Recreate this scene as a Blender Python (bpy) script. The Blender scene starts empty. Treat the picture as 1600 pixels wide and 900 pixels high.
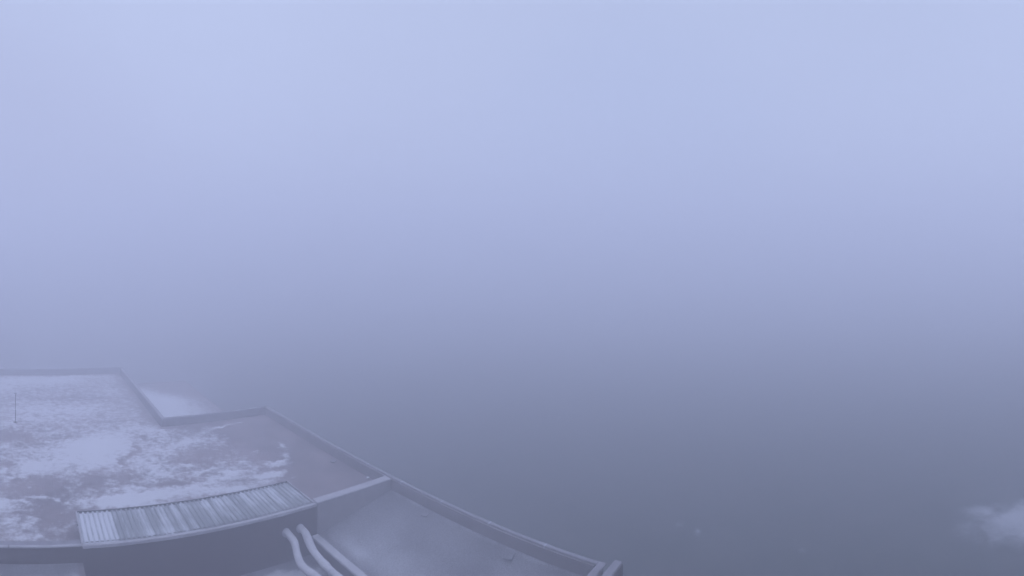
import bpy, bmesh, math, random
from mathutils import Vector, noise
R = math.radians
random.seed(7)
scene = bpy.context.scene
col = scene.collection

# ------------------------------------------------------------------ camera, world, sun, exposure
EYE = 17.0                       # the drone hovers 10 m above the parapet of the roof
YAW = 0.9205                     # camera heading, clockwise from the building's long axis
cam = bpy.data.cameras.new('camera')
cam.type = 'PANO'                # the photograph is a cylindrical panorama 111 degrees wide
cam.panorama_type = 'CENTRAL_CYLINDRICAL'
cam.central_cylindrical_range_u_min = -800 / 825.6
cam.central_cylindrical_range_u_max = 800 / 825.6
cam.central_cylindrical_range_v_min = -(900 - 391) / 825.6
cam.central_cylindrical_range_v_max = 391 / 825.6
cam.central_cylindrical_radius = 1.0
cam.clip_start = 0.1
cam.clip_end = 6000
cam_o = bpy.data.objects.new('camera', cam); col.objects.link(cam_o)
cam_o.location = (0, 0, EYE)
cam_o.rotation_euler = (R(90), 0, -YAW)
scene.camera = cam_o

SUN_EL, SUN_AZ = R(62), R(232)
world = bpy.data.worlds.new('World'); scene.world = world; world.use_nodes = True
nt = world.node_tree; nt.nodes.clear()
def N(t, typ, **kw):
    n = t.nodes.new(typ)
    for k, v in kw.items(): setattr(n, k, v)
    return n
out = N(nt, 'ShaderNodeOutputWorld'); bg = N(nt, 'ShaderNodeBackground'); bg.inputs['Strength'].default_value = 0.1
sky = N(nt, 'ShaderNodeTexSky', sky_type='NISHITA', sun_disc=False)
sky.sun_elevation = SUN_EL; sky.sun_rotation = SUN_AZ; sky.air_density = 2.0; sky.dust_density = 2.0
tc = N(nt, 'ShaderNodeTexCoord'); sep = N(nt, 'ShaderNodeSeparateXYZ')
nt.links.new(tc.outputs['Generated'], sep.inputs[0])
ramp = N(nt, 'ShaderNodeValToRGB')           # overcast luminance: dim at the horizon, brighter overhead
cr = ramp.color_ramp
SKY = [(0.0, (4.2, 4.85, 6.95)), (0.12, (4.25, 4.93, 7.0)), (0.25, (4.25, 4.95, 7.05)),
       (0.42, (4.1, 4.8, 6.8)), (1.0, (15.7, 17.5, 25.2))]
SC = 30.0
cr.elements[0].position = 0; cr.elements[0].color = (*[c / SC for c in SKY[0][1]], 1)
cr.elements[1].position = 1; cr.elements[1].color = (*[c / SC for c in SKY[-1][1]], 1)
for p, c in SKY[1:-1]:
    e = cr.elements.new(p); e.color = (*[x / SC for x in c], 1)
nt.links.new(sep.outputs['Z'], ramp.inputs[0])
nz = N(nt, 'ShaderNodeTexNoise'); nz.inputs['Scale'].default_value = 1.3; nz.inputs['Detail'].default_value = 1.0
nt.links.new(tc.outputs['Generated'], nz.inputs['Vector'])
mr = N(nt, 'ShaderNodeMapRange'); mr.inputs['To Min'].default_value = 0.93 * SC; mr.inputs['To Max'].default_value = 1.07 * SC
mr.inputs['From Min'].default_value = 0.3; mr.inputs['From Max'].default_value = 0.7
nt.links.new(nz.outputs['Fac'], mr.inputs['Value'])
sc_ = N(nt, 'ShaderNodeVectorMath', operation='SCALE')
nt.links.new(ramp.outputs['Color'], sc_.inputs[0]); nt.links.new(mr.outputs['Result'], sc_.inputs['Scale'])
last = sc_.outputs[0]
for az, el, wid, c in [(0.50, .30, .80, (1.03, 1.02, 1.01)), (1.14, .12, .92, (.93, .955, .985)), (-.12, .0, .84, (.88, .84, .87))]:
    d = Vector((math.sin(az), math.cos(az), math.tan(el))).normalized()      # broad, soft thickenings of the cloud
    nr = N(nt, 'ShaderNodeVectorMath', operation='NORMALIZE'); nt.links.new(tc.outputs['Generated'], nr.inputs[0])
    dp = N(nt, 'ShaderNodeVectorMath', operation='DOT_PRODUCT'); nt.links.new(nr.outputs[0], dp.inputs[0]); dp.inputs[1].default_value = d
    mp = N(nt, 'ShaderNodeMapRange', interpolation_type='SMOOTHERSTEP'); mp.inputs['From Min'].default_value = wid; mp.inputs['From Max'].default_value = 1.0
    nt.links.new(dp.outputs['Value'], mp.inputs['Value'])
    cm = N(nt, 'ShaderNodeMix', data_type='RGBA', blend_type='MULTIPLY'); nt.links.new(mp.outputs[0], cm.inputs[0])
    nt.links.new(last, cm.inputs[6]); cm.inputs[7].default_value = (*c, 1); last = cm.outputs[2]
mix = N(nt, 'ShaderNodeMix', data_type='RGBA'); mix.inputs[0].default_value = 0.97
nt.links.new(sky.outputs['Color'], mix.inputs[6]); nt.links.new(last, mix.inputs[7])
nt.links.new(mix.outputs[2], bg.inputs['Color']); nt.links.new(bg.outputs[0], out.inputs['Surface'])

sun = bpy.data.lights.new('sun', 'SUN'); sun.energy = 0.5; sun.angle = R(60); sun.color = (1.0, 0.97, 0.93)
sun_o = bpy.data.objects.new('sun', sun); col.objects.link(sun_o)
sun_o.rotation_euler = (-Vector((math.sin(SUN_AZ) * math.cos(SUN_EL), math.cos(SUN_AZ) * math.cos(SUN_EL), math.sin(SUN_EL)))).to_track_quat('-Z', 'Y').to_euler()

vs = scene.view_settings
scene.display_settings.display_device = 'sRGB'
vs.view_transform = 'Standard'; vs.look = 'None'; vs.exposure = 0.0; vs.gamma = 1.0; vs.use_curve_mapping = False
scene.render.engine = 'CYCLES'
scene.cycles.volume_bounces = 7
scene.cycles.max_bounces = 10
scene.cycles.use_denoising = True

# ------------------------------------------------------------------ materials
def new_mat(name):
    m = bpy.data.materials.new(name); m.use_nodes = True
    t = m.node_tree; b = t.nodes['Principled BSDF']
    b.inputs['Specular IOR Level'].default_value = 0.2
    return m, t, b

def rough_mat(name, c1, c2, scale=2.0, rough=0.9, bump=0.3, bscale=30, grain=0.0, stretch=(1, 1, 1)):
    m, t, b = new_mat(name); L = t.links.new
    tc = N(t, 'ShaderNodeTexCoord'); mp = N(t, 'ShaderNodeMapping'); mp.inputs['Scale'].default_value = stretch
    L(tc.outputs['Object'], mp.inputs[0])
    n1 = N(t, 'ShaderNodeTexNoise'); n1.inputs['Scale'].default_value = scale; n1.inputs['Detail'].default_value = 8
    n1.inputs['Roughness'].default_value = 0.65; L(mp.outputs[0], n1.inputs['Vector'])
    r = N(t, 'ShaderNodeMapRange'); r.inputs['From Min'].default_value = 0.32; r.inputs['From Max'].default_value = 0.68
    L(n1.outputs['Fac'], r.inputs['Value'])
    mx = N(t, 'ShaderNodeMix', data_type='RGBA'); mx.inputs[6].default_value = (*c1, 1); mx.inputs[7].default_value = (*c2, 1)
    L(r.outputs[0], mx.inputs[0])
    n2 = N(t, 'ShaderNodeTexNoise'); n2.inputs['Scale'].default_value = bscale; n2.inputs['Detail'].default_value = 4
    L(tc.outputs['Object'], n2.inputs['Vector'])
    bp = N(t, 'ShaderNodeBump'); bp.inputs['Strength'].default_value = bump; bp.inputs['Distance'].default_value = 0.03
    L(n2.outputs['Fac'], bp.inputs['Height']); L(bp.outputs[0], b.inputs['Normal'])
    last = mx.outputs[2]
    if grain:
        g = N(t, 'ShaderNodeMapRange'); g.inputs['From Min'].default_value = 0.35; g.inputs['From Max'].default_value = 0.65
        g.inputs['To Min'].default_value = 1 - grain; g.inputs['To Max'].default_value = 1 + grain
        L(n2.outputs['Fac'], g.inputs['Value'])
        s = N(t, 'ShaderNodeVectorMath', operation='SCALE'); L(last, s.inputs[0]); L(g.outputs[0], s.inputs['Scale']); last = s.outputs[0]
    L(last, b.inputs['Base Color']); b.inputs['Roughness'].default_value = rough
    return m

SNOW = (0.51, 0.52, 0.54)    # old, wet and thin
def snowy_mat(name, base1, base2, snow=SNOW, fine=9.0, amp=0.9, soft=0.28, speck=0.12, stretch=(1, 1, 1), thin=0.0):
    """base surface with snow where the mesh attribute 'snow' (0..1) plus fine noise is high."""
    m, t, b = new_mat(name); L = t.links.new
    tc = N(t, 'ShaderNodeTexCoord'); at = N(t, 'ShaderNodeAttribute', attribute_name='snow')
    mp = N(t, 'ShaderNodeMapping'); mp.inputs['Scale'].default_value = stretch; L(tc.outputs['Object'], mp.inputs[0])
    nb = N(t, 'ShaderNodeTexNoise'); nb.inputs['Scale'].default_value = 0.55; nb.inputs['Detail'].default_value = 7; L(tc.outputs['Object'], nb.inputs['Vector'])
    rb = N(t, 'ShaderNodeMapRange'); rb.inputs['From Min'].default_value = .35; rb.inputs['From Max'].default_value = .65; L(nb.outputs['Fac'], rb.inputs['Value'])
    base = N(t, 'ShaderNodeMix', data_type='RGBA'); base.inputs[6].default_value = (*base1, 1); base.inputs[7].default_value = (*base2, 1); L(rb.outputs[0], base.inputs[0])
    ng = N(t, 'ShaderNodeTexNoise'); ng.inputs['Scale'].default_value = 28; ng.inputs['Detail'].default_value = 3; L(tc.outputs['Object'], ng.inputs['Vector'])
    gr = N(t, 'ShaderNodeMapRange'); gr.inputs['From Min'].default_value = .3; gr.inputs['From Max'].default_value = .7
    gr.inputs['To Min'].default_value = 1 - speck * 3; gr.inputs['To Max'].default_value = 1 + speck * 3; L(ng.outputs['Fac'], gr.inputs['Value'])
    bs = N(t, 'ShaderNodeVectorMath', operation='SCALE'); L(base.outputs[2], bs.inputs[0]); L(gr.outputs[0], bs.inputs['Scale'])
    nf = N(t, 'ShaderNodeTexNoise'); nf.inputs['Scale'].default_value = fine; nf.inputs['Detail'].default_value = 9; nf.inputs['Roughness'].default_value = 0.7
    L(mp.outputs[0], nf.inputs['Vector'])
    a1 = N(t, 'ShaderNodeMath', operation='SUBTRACT'); L(nf.outputs['Fac'], a1.inputs[0]); a1.inputs[1].default_value = 0.5
    a2 = N(t, 'ShaderNodeMath', operation='MULTIPLY_ADD'); L(a1.outputs[0], a2.inputs[0]); a2.inputs[1].default_value = amp; L(at.outputs['Fac'], a2.inputs[2])
    ms = N(t, 'ShaderNodeMapRange', interpolation_type='SMOOTHSTEP'); ms.inputs['From Min'].default_value = .5 - soft; ms.inputs['From Max'].default_value = .5 + soft
    ms.inputs['To Max'].default_value = 1.0 - thin
    L(a2.outputs[0], ms.inputs['Value'])
    mx = N(t, 'ShaderNodeMix', data_type='RGBA'); L(ms.outputs[0], mx.inputs[0]); L(bs.outputs[0], mx.inputs[6]); mx.inputs[7].default_value = (*snow, 1)
    L(mx.outputs[2], b.inputs['Base Color']); b.inputs['Roughness'].default_value = 0.85
    bp = N(t, 'ShaderNodeBump'); bp.inputs['Strength'].default_value = 0.35; bp.inputs['Distance'].default_value = 0.03
    ad = N(t, 'ShaderNodeMath', operation='ADD'); L(ms.outputs[0], ad.inputs[0]); L(ng.outputs['Fac'], ad.inputs[1])
    L(ad.outputs[0], bp.inputs['Height']); L(bp.outputs[0], b.inputs['Normal'])
    return m

M = {
 'roof': snowy_mat('roof_felt_with_snow', (0.125, 0.108, 0.112), (0.20, 0.165, 0.168), fine=4.0, amp=1.8, soft=.45, thin=.0),
 'gravel': snowy_mat('roof_gravel_with_frost', (0.105, 0.105, 0.115), (0.15, 0.15, 0.16), snow=(0.40, 0.41, 0.43), fine=16, amp=1.9, soft=.6, speck=.26),
 'pit': snowy_mat('yard_floor_with_snow', (0.10, 0.10, 0.115), (0.16, 0.16, 0.18), fine=3.0, amp=1.0, soft=.2),
 'ground': snowy_mat('grass_with_old_snow', (0.02, 0.03, 0.024), (0.045, 0.05, 0.045), fine=.8, amp=1.0, soft=.2),
 'wall': rough_mat('dark_render_with_eave_shade', (0.03, 0.018, 0.018), (0.045, 0.03, 0.03), 1.2, bump=.15),  # near-black, with the shade under the canopy painted into the colour
 'lightwall': rough_mat('grey_render', (0.165, 0.16, 0.165), (0.215, 0.205, 0.21), 1.5, bump=.15, bscale=50),
 'inner': rough_mat('weathered_upstand', (0.09, 0.08, 0.085), (0.14, 0.125, 0.13), 1.6, bump=.2, stretch=(1, 1, .4)),
 'upstand': rough_mat('pale_upstand', (0.12, 0.108, 0.112), (0.175, 0.16, 0.165), 1.4, bump=.25, grain=.1, stretch=(1, 1, .4)),
 'coping': rough_mat('frosted_coping', (0.15, 0.145, 0.16), (0.23, 0.225, 0.245), 3.0, bump=.25, bscale=40, grain=.12),
 'thinsnow': rough_mat('snowed_coping', (0.27, 0.265, 0.28), (0.39, 0.385, 0.40), 2.0, bump=.3, bscale=30, grain=.1),
 'kerbsnow': rough_mat('snowed_kerb', (0.30, 0.30, 0.315), (0.43, 0.425, 0.44), 2.0, bump=.3, bscale=30, grain=.1),
 'metal': rough_mat('grey_sheet_metal', (0.30, 0.31, 0.34), (0.40, 0.41, 0.45), 4, rough=.5, bump=.05),
 'darkmetal': rough_mat('dark_painted_metal', (0.045, 0.045, 0.05), (0.07, 0.07, 0.075), 4, rough=.6, bump=.05),
 'pipe': rough_mat('snow_on_pipe', (0.36, 0.36, 0.38), (0.52, 0.52, 0.54), 2.5, bump=.4, bscale=14, grain=.06),
 'pipeunder': rough_mat('pipe_jacket', (0.28, 0.29, 0.31), (0.36, 0.37, 0.40), 5, rough=.5, bump=.05),
 'snow': rough_mat('old_snow', (0.40, 0.41, 0.42), (0.55, 0.56, 0.58), 2.0, bump=.5, bscale=12, grain=.06),
 'stone': rough_mat('pale_stone', (0.35, 0.35, 0.36), (0.5, 0.5, 0.52), 5, bump=.4),
 'sheet': snowy_mat('corrugated_plastic_with_snow', (0.165, 0.18, 0.185), (0.225, 0.24, 0.245), snow=(0.50, 0.52, 0.55), fine=1.6, amp=1.9, soft=.55, speck=.05, stretch=(5.0, .9, 1)),
}

M['patch'] = snowy_mat('thin_snow_over_grass', (0.03, 0.04, 0.033), (0.05, 0.055, 0.05), snow=(0.38, 0.39, 0.41), fine=2.2, amp=1.1, soft=.5)

# ------------------------------------------------------------------ mesh helpers
def link(name, me, mat, parent=None):
    o = bpy.data.objects.new(name, me); col.objects.link(o)
    if mat: me.materials.append(mat)
    if parent: o.parent = parent
    return o
def box(bm, x0, x1, y0, y1, z0, z1):
    r = bmesh.ops.create_cube(bm, size=1)['verts']
    for v in r:
        v.co = Vector(((x0 + x1) / 2 + v.co.x * (x1 - x0), (y0 + y1) / 2 + v.co.y * (y1 - y0), (z0 + z1) / 2 + v.co.z * (z1 - z0)))
    return r
def boxes(name, bl, mat, parent=None, bevel=0.0):
    bm = bmesh.new()
    for b in bl: box(bm, *b)
    if bevel: bmesh.ops.bevel(bm, geom=bm.edges[:], offset=bevel, segments=2, affect='EDGES')
    me = bpy.data.meshes.new(name); bm.to_mesh(me); bm.free()
    return link(name, me, mat, parent)
def smooth(o):
    for p in o.data.polygons: p.use_smooth = True
def grid(name, x0, x1, y0, y1, zf, step, snowf, mat, parent=None, skip=None, thick=0.0):
    nx = max(2, int(round((x1 - x0) / step))); ny = max(2, int(round((y1 - y0) / step)))
    vs, fs, sn = [], [], []
    for j in range(ny + 1):
        for i in range(nx + 1):
            x = x0 + (x1 - x0) * i / nx; y = y0 + (y1 - y0) * j / ny
            s = snowf(x, y) if snowf else 0
            sn.append(s); vs.append((x, y, zf(x, y) + max(0, min(1, s)) * thick))
    for j in range(ny):
        for i in range(nx):
            cx = x0 + (x1 - x0) * (i + .5) / nx; cy = y0 + (y1 - y0) * (j + .5) / ny
            if skip and skip(cx, cy): continue
            a = j * (nx + 1) + i; fs.append((a, a + 1, a + nx + 2, a + nx + 1))
    me = bpy.data.meshes.new(name); me.from_pydata(vs, [], fs)
    at = me.attributes.new('snow', 'FLOAT', 'POINT')
    for k, s in enumerate(sn): at.data[k].value = s
    o = link(name, me, mat, parent); smooth(o)
    return o
def empty(name, loc, label, cat, group=None):
    o = bpy.data.objects.new(name, None); col.objects.link(o); o.location = loc
    o['label'] = label; o['category'] = cat
    if group: o['group'] = group
    return o
def tag(o, label, cat, group=None):
    o['label'] = label; o['category'] = cat
    if group: o['group'] = group
def fbm(x, y, s, seed=0):
    return noise.fractal(Vector((x * s, y * s, seed * 7.3)), 0.8, 2.1, 6)
def adopt(child, parent):         # keep world coordinates when the parent has a location
    child.parent = parent; child.location = -Vector(parent.location)

# ------------------------------------------------------------------ ground and haze
def gsnow(x, y):
    s = -0.55 + 0.5 * fbm(x, y, .07, 3)
    return s
ground = grid('ground', -1500, 1500, -1500, 1500, lambda x, y: 0.0, 30, None, M['ground'])
ground['kind'] = 'structure'
lawn = grid('lawn', 16.2, 76, -40, 60, lambda x, y: 0.02 + 0.10 * (1 + fbm(x, y, .12, 5)), .8, gsnow, M['ground'])
lawn['kind'] = 'structure'

haze_me = bpy.data.meshes.new('haze'); bm = bmesh.new(); box(bm, -1600, 1600, -1600, 1600, -1.5, EYE + 9); bm.to_mesh(haze_me); bm.free()
hm = bpy.data.materials.new('haze'); hm.use_nodes = True; ht = hm.node_tree; ht.nodes.clear()
ho = N(ht, 'ShaderNodeOutputMaterial'); hv = N(ht, 'ShaderNodeVolumePrincipled')
hv.inputs['Color'].default_value = (0.942, 0.948, 0.99, 1); hv.inputs['Density'].default_value = 0.034; hv.inputs['Anisotropy'].default_value = 0.71
ht.links.new(hv.outputs[0], ho.inputs['Volume'])
haze = link('haze', haze_me, hm); haze['kind'] = 'stuff'

# ------------------------------------------------------------------ the building
B = empty('flat_roofed_building', (0, 0, 0), 'large L-shaped flat-roofed building with dark parapets and patches of snow on its roof', 'building')
XL = -16.0                        # far beyond the left edge of the photograph
TOP, ROOF, PIT, LEDGE = 7.0, 6.5, 5.0, 6.4
# outer walls (one shell of slabs butted end to end)
boxes('wall', [
    (14.86, 15.0, 8.0, 30.55, 0, TOP - .06),          # long right wall
    (8.2, 14.86, 30.35, 30.55, 0, TOP - .06),         # back wall up to the notch
    (8.0, 8.2, 30.35, 44.6, 0, TOP - .06),           # notch wall
    (XL, 8.0, 44.4, 44.6, 0, TOP - .06),             # far back wall
    (XL - .2, XL, 7.9, 44.6, 0, TOP - .06),
    (XL, 14.8, 7.66, 7.9, 0, TOP - .06)], M['inner'], B)
boxes('upstand', [(14.78, 14.86, 8.0, 30.35, 3, TOP - .05)], M['upstand'], B)
# outer corner pier where the second coping ends
boxes('wall', [(9.0, 15.32, 7.22, 7.50, 0, TOP - .06)], M['wall'], B)
# copings: slim light cappings along the parapets
def coping(bl, mat='coping', name='coping'):
    return boxes(name, bl, M[mat], B, bevel=.015)
coping([(14.85, 15.03, 7.92, 30.58, TOP - .06, TOP)], 'coping')
coping([(8.22, 14.775, 30.36, 30.56, TOP - .06, TOP - .003)])
coping([(7.99, 8.215, 30.36, 44.62, TOP - .06, TOP)])
coping([(XL - .2, 7.985, 44.39, 44.61, TOP - .06, TOP)])
coping([(XL - .2, 15.03, 7.66, 7.915, TOP - .06, TOP + .01)], 'coping')
coping([(9.0, 15.35, 7.24, 7.52, TOP - .06, TOP)], 'coping')

for k in range(9):                # lapped joints of the metal capping
    y = 9.9 + k * 2.45
    boxes('joint_cover', [(14.845, 15.035, y, y + .07, TOP - .055, TOP + .005)], M['metal'], B)
for x in (-9.0, -6.2, -3.4, -.6):
    boxes('joint_cover', [(x, x + .05, 17.795, 17.935, TOP - .055, TOP + .005)], M['inner'], B)
# snow pattern on the main roof: drifts (+) and bare patches (-) at their places
def W(px, py, depth=10.47):       # where a picture point falls on a level surface
    az = (px - 40) / 825.6; rho = depth / ((py - 391) / 825.6)
    return rho * math.sin(az), rho * math.cos(az)
BL = []
def blob(px, py, wx, wy, s, sharp=1.0):
    x, y = W(px, py); x2, _ = W(px + wx, py); x1, _ = W(px - wx, py); _, y2 = W(px, py - wy); _, y1 = W(px, py + wy)
    BL.append((x, y, max(.15, abs(x2 - x1) / 2), max(.15, abs(y2 - y1) / 2), s))
for a in [
    (60, 593, 75, 7, .9), (130, 588, 40, 3, .5), (0, 606, 30, 8, .5),
    (120, 622, 60, 4, -.35), (172, 612, 14, 6, .35), (110, 640, 70, 9, .35), (50, 640, 50, 12, .3),
    (60, 655, 60, 5, .3), (8, 661, 16, 4, .55), (10, 682, 34, 10, -.9), (60, 690, 30, 8, -.2), (4, 698, 9, 3, .6),
    (112, 680, 22, 5, -.45), (165, 690, 50, 18, .75), (120, 705, 80, 16, .7), (150, 725, 50, 14, .55), (60, 727, 36, 9, .7), (40, 735, 20, 8, .3),
    (219, 683, 7, 7, -.9), (212, 697, 6, 8, -1.1), (205, 711, 6, 9, -1.2), (198, 725, 7, 9, -1.1), (206, 665, 10, 8, .3),
    (250, 672, 40, 8, .55), (300, 688, 30, 6, .6), (290, 690, 22, 4, .3), (255, 700, 26, 6, .45), (235, 725, 30, 12, .5), (250, 740, 26, 8, .4),
    (345, 667, 24, 3.0, 1.6), (370, 661, 16, 2.2, 1.6), (318, 675, 14, 2.5, .4),
    (330, 712, 60, 14, -.5), (400, 690, 40, 20, -.6), (430, 660, 60, 16, -.7), (510, 700, 40, 50, -.9), (500, 745, 40, 25, -.8),
    (290, 724, 12, 2.5, 1.0), (354, 725, 7, 1.6, 1.1), (378, 722, 9, 2, 1.1), (402, 707, 14, 2, .8), (362, 741, 18, 3, 1.0), (318, 736, 18, 4, .7),
    (385, 737, 8, 1.8, .8), (336, 750, 36, 4, .6), (441, 697, 10, 10, 1.3), (442, 710, 11, 9, 1.3), (436, 722, 20, 5, 1.5), (425, 737, 24, 4, 1.2), (408, 744, 14, 3, 1.0), (452, 743, 12, 3, .8),
    (415, 756, 14, 4, .6), (375, 763, 22, 4, .9), (335, 765, 40, 5, .4), (265, 752, 40, 5, -.6), (275, 740, 16, 3, -.3),
    (240, 775, 70, 9, .95), (170, 784, 50, 10, .8), (300, 762, 26, 3.5, .6), (220, 762, 30, 4, .3),
    (150, 748, 20, 9, -1.2), (196, 748, 18, 6, -.9), (172, 752, 10, 1.6, .5), (130, 757, 12, 3, .2),
    (60, 762, 55, 20, -.75), (90, 800, 40, 24, -.65), (12, 745, 10, 3, .8), (20, 725, 14, 6, -.6), (4, 735, 5, 5, .6),
    (52, 762, 6, 2, 1.2), (62, 778, 18, 4, 1.3), (42, 789, 5, 2, 1.1), (88, 781, 8, 2, .9), (108, 790, 6, 2, .9), (2, 788, 14, 9, 1.1),
    (12, 815, 16, 7, .5), (42, 824, 20, 6, .45), (20, 838, 20, 5, .35), (100, 830, 6, 3, .6), (70, 806, 16, 4, -.2), (140, 800, 20, 8, -.8), (120, 835, 30, 12, -.5),
]: blob(*a)
def rsnow(x, y):
    s = 0.42
    wx = x + .3 * fbm(x, y, 1.1, 11); wy = y + .45 * fbm(x, y, .7, 12)
    for bx, by, sx, sy, a in BL:
        d = ((wx - bx) / sx) ** 2 + ((wy - by) / sy) ** 2
        if d < 6: s += a * .74 * math.exp(-d * 1.1)
    s += .20 * fbm(x * 1.4, y * .9, 1.3, 4) + (.30 * fbm(x * 1.2, y, 2.3, 17) if x < 8 else .18 * fbm(x, y, 2.3, 17))
    # swept bare beside the parapets
    e = min(8.0 - x if y > 30 else 14.8 - x, 44.4 - y, (30.35 - y) if x > 8.0 else 99)
    s -= .8 * math.exp(-max(e, 0) / (.35 if y > 30.4 or x < 8 else .9))
    if x > 10.5 and y < 30.4: s -= .5 * min(1, (x - 10.5) / 1.5)
    return max(-.6, min(1.15, s))
grid('roof_deck', XL, 14.8, 18.22, 44.4, lambda x, y: ROOF, .09, rsnow, M['roof'], B,
     skip=lambda x, y: x > 8.0 and y > 30.35, thick=.03)
# front parapet: thick dividing kerb on the right, slim edge on the left
boxes('wall', [(11.0, 14.8, 17.84, 18.2, 3.5, TOP - .05)], M['lightwall'], B)
coping([(10.96, 14.77, 17.82, 18.23, TOP - .05, TOP)], 'thinsnow')
boxes('wall', [(XL, 1.95, 17.84, 18.2, 3.5, TOP - .05)], M['wall'], B)
coping([(XL, 1.94, 17.80, 17.93, TOP - .05, TOP)], 'thinsnow')
coping([(XL, 1.94, 17.95, 18.22, TOP - .07, TOP - .03)], 'coping')
boxes('wall', [(1.95, 11.0, 17.90, 18.2, 3.5, ROOF + .3)], M['wall'], B)  # wall under the canopy; its eave shade is in the material colour
# pit side wall below the right-hand roof
boxes('wall', [(10.70, 10.90, 7.9, 17.84, 3.5, 5.74)], M['inner'], B)
coping([(10.64, 10.95, 7.92, 17.72, 5.74, 5.83)], 'kerbsnow')
boxes('wall', [(1.75, 1.95, 7.9, 17.84, 3.5, LEDGE - .01)], M['inner'], B)

# right-hand lower roof, falling gently to the yard
def lz(x, y): return 5.70 + (x - 10.95) / (14.8 - 10.95) * .83
def lsnow(x, y):
    s = -.02 + .25 * fbm(x, y, .5, 8) + .30 * math.exp(-((x - 12.0) / 1.1) ** 2) - .25 * math.exp(-(x - 10.95) / .3)
    s += .38 * math.exp(-((x - 11.5) / .35) ** 2 - ((y - 16.2) / .9) ** 2)
    s += .3 * math.exp(-((x - 11.4) / .5) ** 2 - ((y - 13.5) / 1.2) ** 2)
    s -= .25 * math.exp(-(14.8 - x) / .5)
    line = 14.70 + .03 * fbm(0, y, 1, 2)
    s += .85 * math.exp(-((x - line) / .09) ** 2) * (.6 + .5 * fbm(x, y, 1.2, 6))
    return s
grid('lower_roof_deck', 10.95, 14.8, 7.9, 17.84, lz, .09, lsnow, M['gravel'], B)
def psnow(x, y):
    s = .0 + .3 * fbm(x, y, .8, 9)
    s += 1.0 * math.exp(-((x - 9.0) / 1.5) ** 2 - ((y - 16.9) / .7) ** 2)
    return s
grid('yard_floor', 1.95, 10.7, 7.9, 17.9, lambda x, y: PIT, .12, psnow, M['pit'], B)
grid('ledge_deck', XL, 1.75, 7.9, 17.84, lambda x, y: LEDGE, .12, lambda x, y: -.05 + .25 * fbm(x, y, 2, 3) + .9 * math.exp(-((x - 1.6) / .12) ** 2 - ((y - 17.0) / .3) ** 2), M['gravel'], B)

# corrugated roof light over the yard side
c = boxes('canopy_frame', [(1.95, 10.86, 17.98, 18.06, TOP - .12, TOP - .03), (1.95, 10.86, 20.0, 20.08, ROOF + .005, TOP - .03),
                           (1.93, 1.98, 18.06, 20.0, ROOF + .33, TOP - .03), (10.80, 10.86, 18.06, 20.0, ROOF + .33, TOP - .03)], M['darkmetal'], B)
pitch = 8.86 / 48
pts = []
for k in range(48):
    x = 1.96 + k * pitch
    pts += [(x, 0), (x + pitch * .10, .032), (x + pitch * .34, .032), (x + pitch * .46, 0)]
pts.append((1.96 + 48 * pitch, 0))
vsn, fsn, sv = [], [], []
NY = 26
rib = [random.random() for _ in range(50)]
for j in range(NY + 1):
    y = 17.86 + (20.07 - 17.86) * j / NY
    for x, dz in pts:
        k = int((x - 1.96) / pitch + .01)
        vsn.append((x, y, TOP - .03 + dz))
        if k < 7: s = 1.2 if dz == 0 else .5
        else:
            s = .12 + 1.0 * (rib[min(k, 49)] - .35) + .5 * fbm(x * .6, y, .7, 21) + (.12 if dz == 0 else -.1)
            if y < 18.1: s -= .25
        sv.append(s)
n = len(pts)
for j in range(NY):
    for i in range(n - 1):
        a = j * n + i; fsn.append((a, a + 1, a + n + 1, a + n))
me = bpy.data.meshes.new('corrugated_sheet'); me.from_pydata(vsn, [], fsn)
at = me.attributes.new('snow', 'FLOAT', 'POINT')
for k, s in enumerate(sv): at.data[k].value = s
sh = link('corrugated_sheet', me, M['sheet'], B)
boxes('gutter', [(1.93, 10.90, 17.74, 17.88, TOP - .10, TOP + .012)], M['thinsnow'], B, bevel=.012)
boxes('edge_trim', [(1.90, 1.955, 17.86, 20.1, TOP - .05, TOP + .03)], M['thinsnow'], B, bevel=.01)
boxes('edge_trim', [(10.83, 10.885, 17.86, 20.1, TOP - .05, TOP + .035)], M['thinsnow'], B, bevel=.01)
boxes('edge_trim', [(1.96, 10.825, 20.08, 20.12, TOP - .06, TOP + .03)], M['darkmetal'], B, bevel=.01)

# ------------------------------------------------------------------ lower annex behind the notch
A = empty('snowy_annex', (8.6, 31, 0), 'low annex roof with a bright wedge of snow behind the notch of the large roof', 'building')
o = boxes('wall', [(8.25, 13.6, 30.6, 44, 0, 5.6)], M['inner']); adopt(o, A)
def asnow(x, y):
    # wedge of snow narrowing to the right
    f = min((42.3 - y) - (x - 9.7) * 1.42, (12.5 - x) * 1.2)
    return .42 + .75 * max(-1, min(1, f * .36)) + .12 * fbm(x, y, .6, 14)
o = grid('roof_deck', 8.22, 13.65, 30.58, 44.05, lambda x, y: 5.63, .15, asnow, M['roof']); adopt(o, A)

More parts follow.
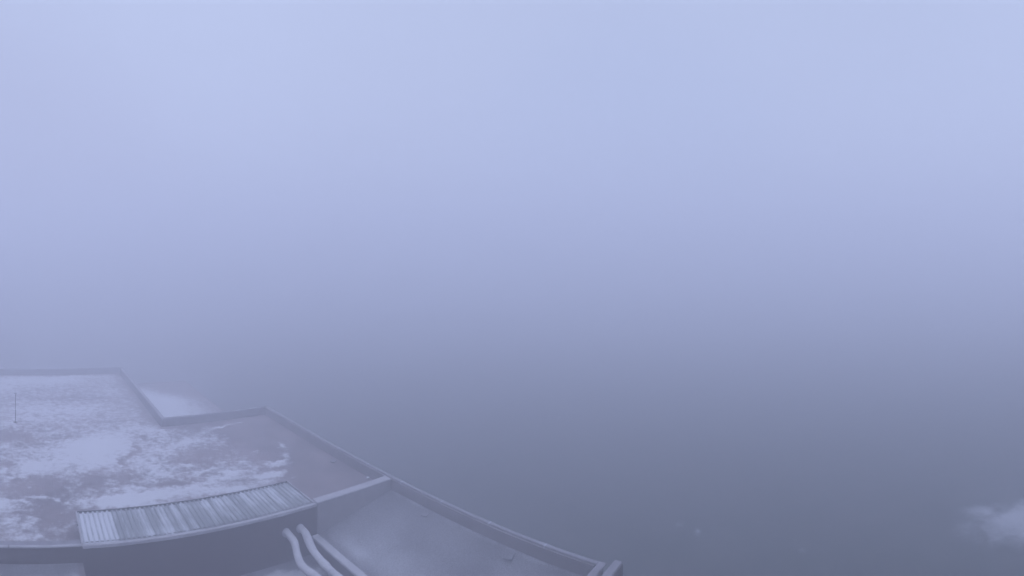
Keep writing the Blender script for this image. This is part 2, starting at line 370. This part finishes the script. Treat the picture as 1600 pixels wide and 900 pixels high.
# ------------------------------------------------------------------ pipes
def tube(name, path, r, mat, seg=14, squash=1.0, wob=0.0):
    P = [Vector(p) for p in path]
    # Catmull-Rom smoothing
    Q = []
    for i in range(len(P) - 1):
        p0, p1, p2, p3 = P[max(i - 1, 0)], P[i], P[i + 1], P[min(i + 2, len(P) - 1)]
        for s in range(8):
            t = s / 8
            Q.append(.5 * ((2 * p1) + (p2 - p0) * t + (2 * p0 - 5 * p1 + 4 * p2 - p3) * t * t + (3 * p1 - p0 - 3 * p2 + p3) * t ** 3))
    Q.append(P[-1])
    V, F = [], []
    for i, q in enumerate(Q):
        d = (Q[min(i + 1, len(Q) - 1)] - Q[max(i - 1, 0)]).normalized()
        side = d.cross(Vector((0, 0, 1))).normalized(); up = side.cross(d)
        rr = r * (1 + wob * noise.noise(q * 2.3))
        for k in range(seg):
            a = 2 * math.pi * k / seg
            V.append(q + side * math.cos(a) * rr + up * math.sin(a) * rr * squash)
    for i in range(len(Q) - 1):
        for k in range(seg):
            a, b = i * seg + k, i * seg + (k + 1) % seg
            F.append((a, b, b + seg, a + seg))
    F.append(tuple(range(seg))[::-1]); F.append(tuple((len(Q) - 1) * seg + k for k in range(seg)))
    me = bpy.data.meshes.new(name); me.from_pydata(V, [], F)
    o = link(name, me, mat); smooth(o)
    return o
def pipe(x, path, label):
    E_ = empty('pipe', (x, 16, PIT), label, 'pipe', 'snow-covered pipes crossing the yard')
    adopt(tube('pipe_body', path, .115, M['pipeunder']), E_)
    adopt(tube('snow_cover', [(p[0], p[1], p[2] + .045) for p in path], .148, M['pipe'], squash=.8, wob=.28), E_)
    for y in (15.6, 13.4, 11.2):          # bands that hold the jacket
        adopt(tube('band', [(x, y + .03, path[-1][2] + .01), (x, y, path[-1][2] + .01), (x, y - .03, path[-1][2] + .01)], .142, M['metal']), E_)
    adopt(tube('wall_collar', [(path[0][0], 17.885, path[0][2] + .01), (path[0][0], 17.86, path[0][2] + .01), (path[0][0], 17.84, path[0][2] + .01)], .17, M['metal']), E_)
    for y in (15.2, 12.4, 9.4):
        zz = path[-1][2]
        adopt(boxes('support', [(x - .04, x + .04, y - .03, y + .03, PIT, zz - .09), (x - .16, x + .16, y - .04, y + .04, zz - .16, zz - .11)], M['darkmetal']), E_)
pipe(9.55, [(9.60, 17.88, 6.15), (9.60, 17.5, 6.13), (9.60, 17.2, 6.04), (9.50, 16.80, 5.80), (9.47, 16.45, 5.64), (9.56, 15.9, 5.60), (9.60, 15.2, 5.62), (9.6, 12, 5.62), (9.6, 7.92, 5.62)],
     'left one of the two white snow-covered pipes emerging below the corrugated roof')
pipe(10.2, [(10.22, 17.88, 6.16), (10.22, 17.5, 6.13), (10.20, 17.2, 5.97), (10.18, 16.85, 5.80), (10.2, 16.4, 5.68), (10.22, 15.8, 5.62), (10.22, 12, 5.62), (10.22, 7.92, 5.62)],
     'right one of the two white snow-covered pipes, nearest the pale low kerb')

# ------------------------------------------------------------------ small things
def vent_pole(x, y, h, label):
    e = empty('vent_pole', (x, y, ROOF), label, 'pole')
    adopt(tube('pole', [(x, y, ROOF + .02), (x, y + .001, ROOF + h * .5), (x, y, ROOF + h)],   .028, M["upstand"]), e)
    adopt(boxes('base_plate', [(x - .12, x + .12, y - .12, y + .12, ROOF + .0, ROOF + .05)], M['inner'], bevel=.01), e)
    adopt(boxes('cap', [(x - .08, x + .08, y - .08, y + .08, ROOF + h, ROOF + h + .08)], M['metal'], bevel=.02), e)
vent_pole(-.62, 32.2, 1.75, 'thin dark vertical pole on the snowy far part of the roof at the left')

def small_box(name, px, py, depth, s, h, label, cat, mat='metal', rot=.35):
    x, y = W(px, py, depth); z = EYE - depth
    bm = bmesh.new(); box(bm, -s, s, -s * .8, s * .8, 0, h)
    bmesh.ops.bevel(bm, geom=bm.edges[:], offset=s * .15, segments=2, affect='EDGES')
    box(bm, -s * 1.15, s * 1.15, -s * .95, s * .95, h, h + .02)
    me = bpy.data.meshes.new(name); bm.to_mesh(me); bm.free()
    o = link(name, me, M[mat]); o.location = (x, y, z); o.rotation_euler.z = rot
    tag(o, label, cat); return o
def dropz(px, py):                # walk down the picture ray until it meets the sloping lower roof
    d = 10.3
    while d < 11.4:
        x, y = W(px, py, d)
        if EYE - d <= lz(x, y) + .005: return d
        d += .005
    return 11
small_box('roof_outlet', 795, 872, dropz(795, 872), .15, .05, 'small square pale outlet cover near the right end of the lower roof', 'outlet', 'gravel')
small_box('roof_outlet', 664, 806, dropz(664, 806), .12, .04, 'small faint outlet cover halfway along the lower roof below the long parapet', 'outlet', 'coping')
small_box('roof_outlet', 521, 722, 10.47, .13, .05, 'small faint outlet cover on the bare roof between the long parapet and snow streaks', 'outlet', 'coping')
small_box('snow_clump', 575, 748, 10.45, .06, .05, 'tiny white clump on the roof just above the light dividing kerb', 'snow clump', 'snow')

def mound(name, cx, cy, rx, ry, h, seed, label, cat, z=0.0, mat='snow', res=44, kind=None):
    V, F = [], []
    rings = 14
    V.append((cx, cy, z + h))
    for i in range(1, rings + 1):
        for k in range(res):
            a = 2 * math.pi * k / res; f = i / rings
            e = 1 + .30 * noise.fractal(Vector((math.cos(a) * 1.6, math.sin(a) * 1.6, seed)), .7, 2.2, 5)
            x = cx + math.cos(a) * rx * f * e; y = cy + math.sin(a) * ry * f * e
            zz = h * (1 - f * f) * (1 + .5 * fbm(x, y, .9, seed))
            V.append((x, y, z + zz - (.05 if i == rings else 0)))
    for k in range(res): F.append((0, 1 + k, 1 + (k + 1) % res))
    for i in range(rings - 1):
        for k in range(res):
            a, b = 1 + i * res + k, 1 + i * res + (k + 1) % res
            F.append((a, a + res, b + res, b))
    me = bpy.data.meshes.new(name); me.from_pydata(V, [], F)
    o = link(name, me, M[mat]); smooth(o)
    tag(o, label, cat)
    return o
def patch(name, cx, cy, rx, ry, seed, label, step=.12, mat='patch', peak=1.0, z=.30):
    def f(x, y):
        a = math.atan2(y - cy, x - cx)
        d = math.hypot((x - cx) / rx, (y - cy) / ry) * (1 + .22 * noise.fractal(Vector((math.cos(a) * 1.4, math.sin(a) * 1.4, seed)), .8, 2.1, 5))
        return peak * (1.15 - 1.15 * d) + .28 * fbm(x, y, .7, seed)
    o = grid(name, cx - rx * 1.15, cx + rx * 1.15, cy - ry * 1.15, cy + ry * 1.15, lambda x, y: .09 + .10 * (1 + fbm(x, y, .12, 5)), step, f, M[mat],
             skip=lambda x, y: f(x, y) < .02 , thick=.10)
    tag(o, label, 'snow patch'); return o
x, y = W(1604, 812, 16.8)
patch('snow_patch', x, y, 2.9, 5.2, 2.2, 'large pale patch of thin snow on the dark ground at the far right')
for i, (px, py, s, lb) in enumerate([(1060, 821, .34, 'small pale streak of snow on the ground, nearest the roof corner'),
                                     (1090, 832, .30, 'small pale fleck of snow on the ground, between the two other flecks'),
                                     (1254, 860, .32, 'small bright fleck of snow on the ground, farthest from the building')]):
    x, y = W(px, py, 16.8)
    o = patch('snow_fleck', x, y, s * 1.6, s, 5 + i, lb, .04, peak=.42); o['group'] = 'flecks of snow on the dark ground'
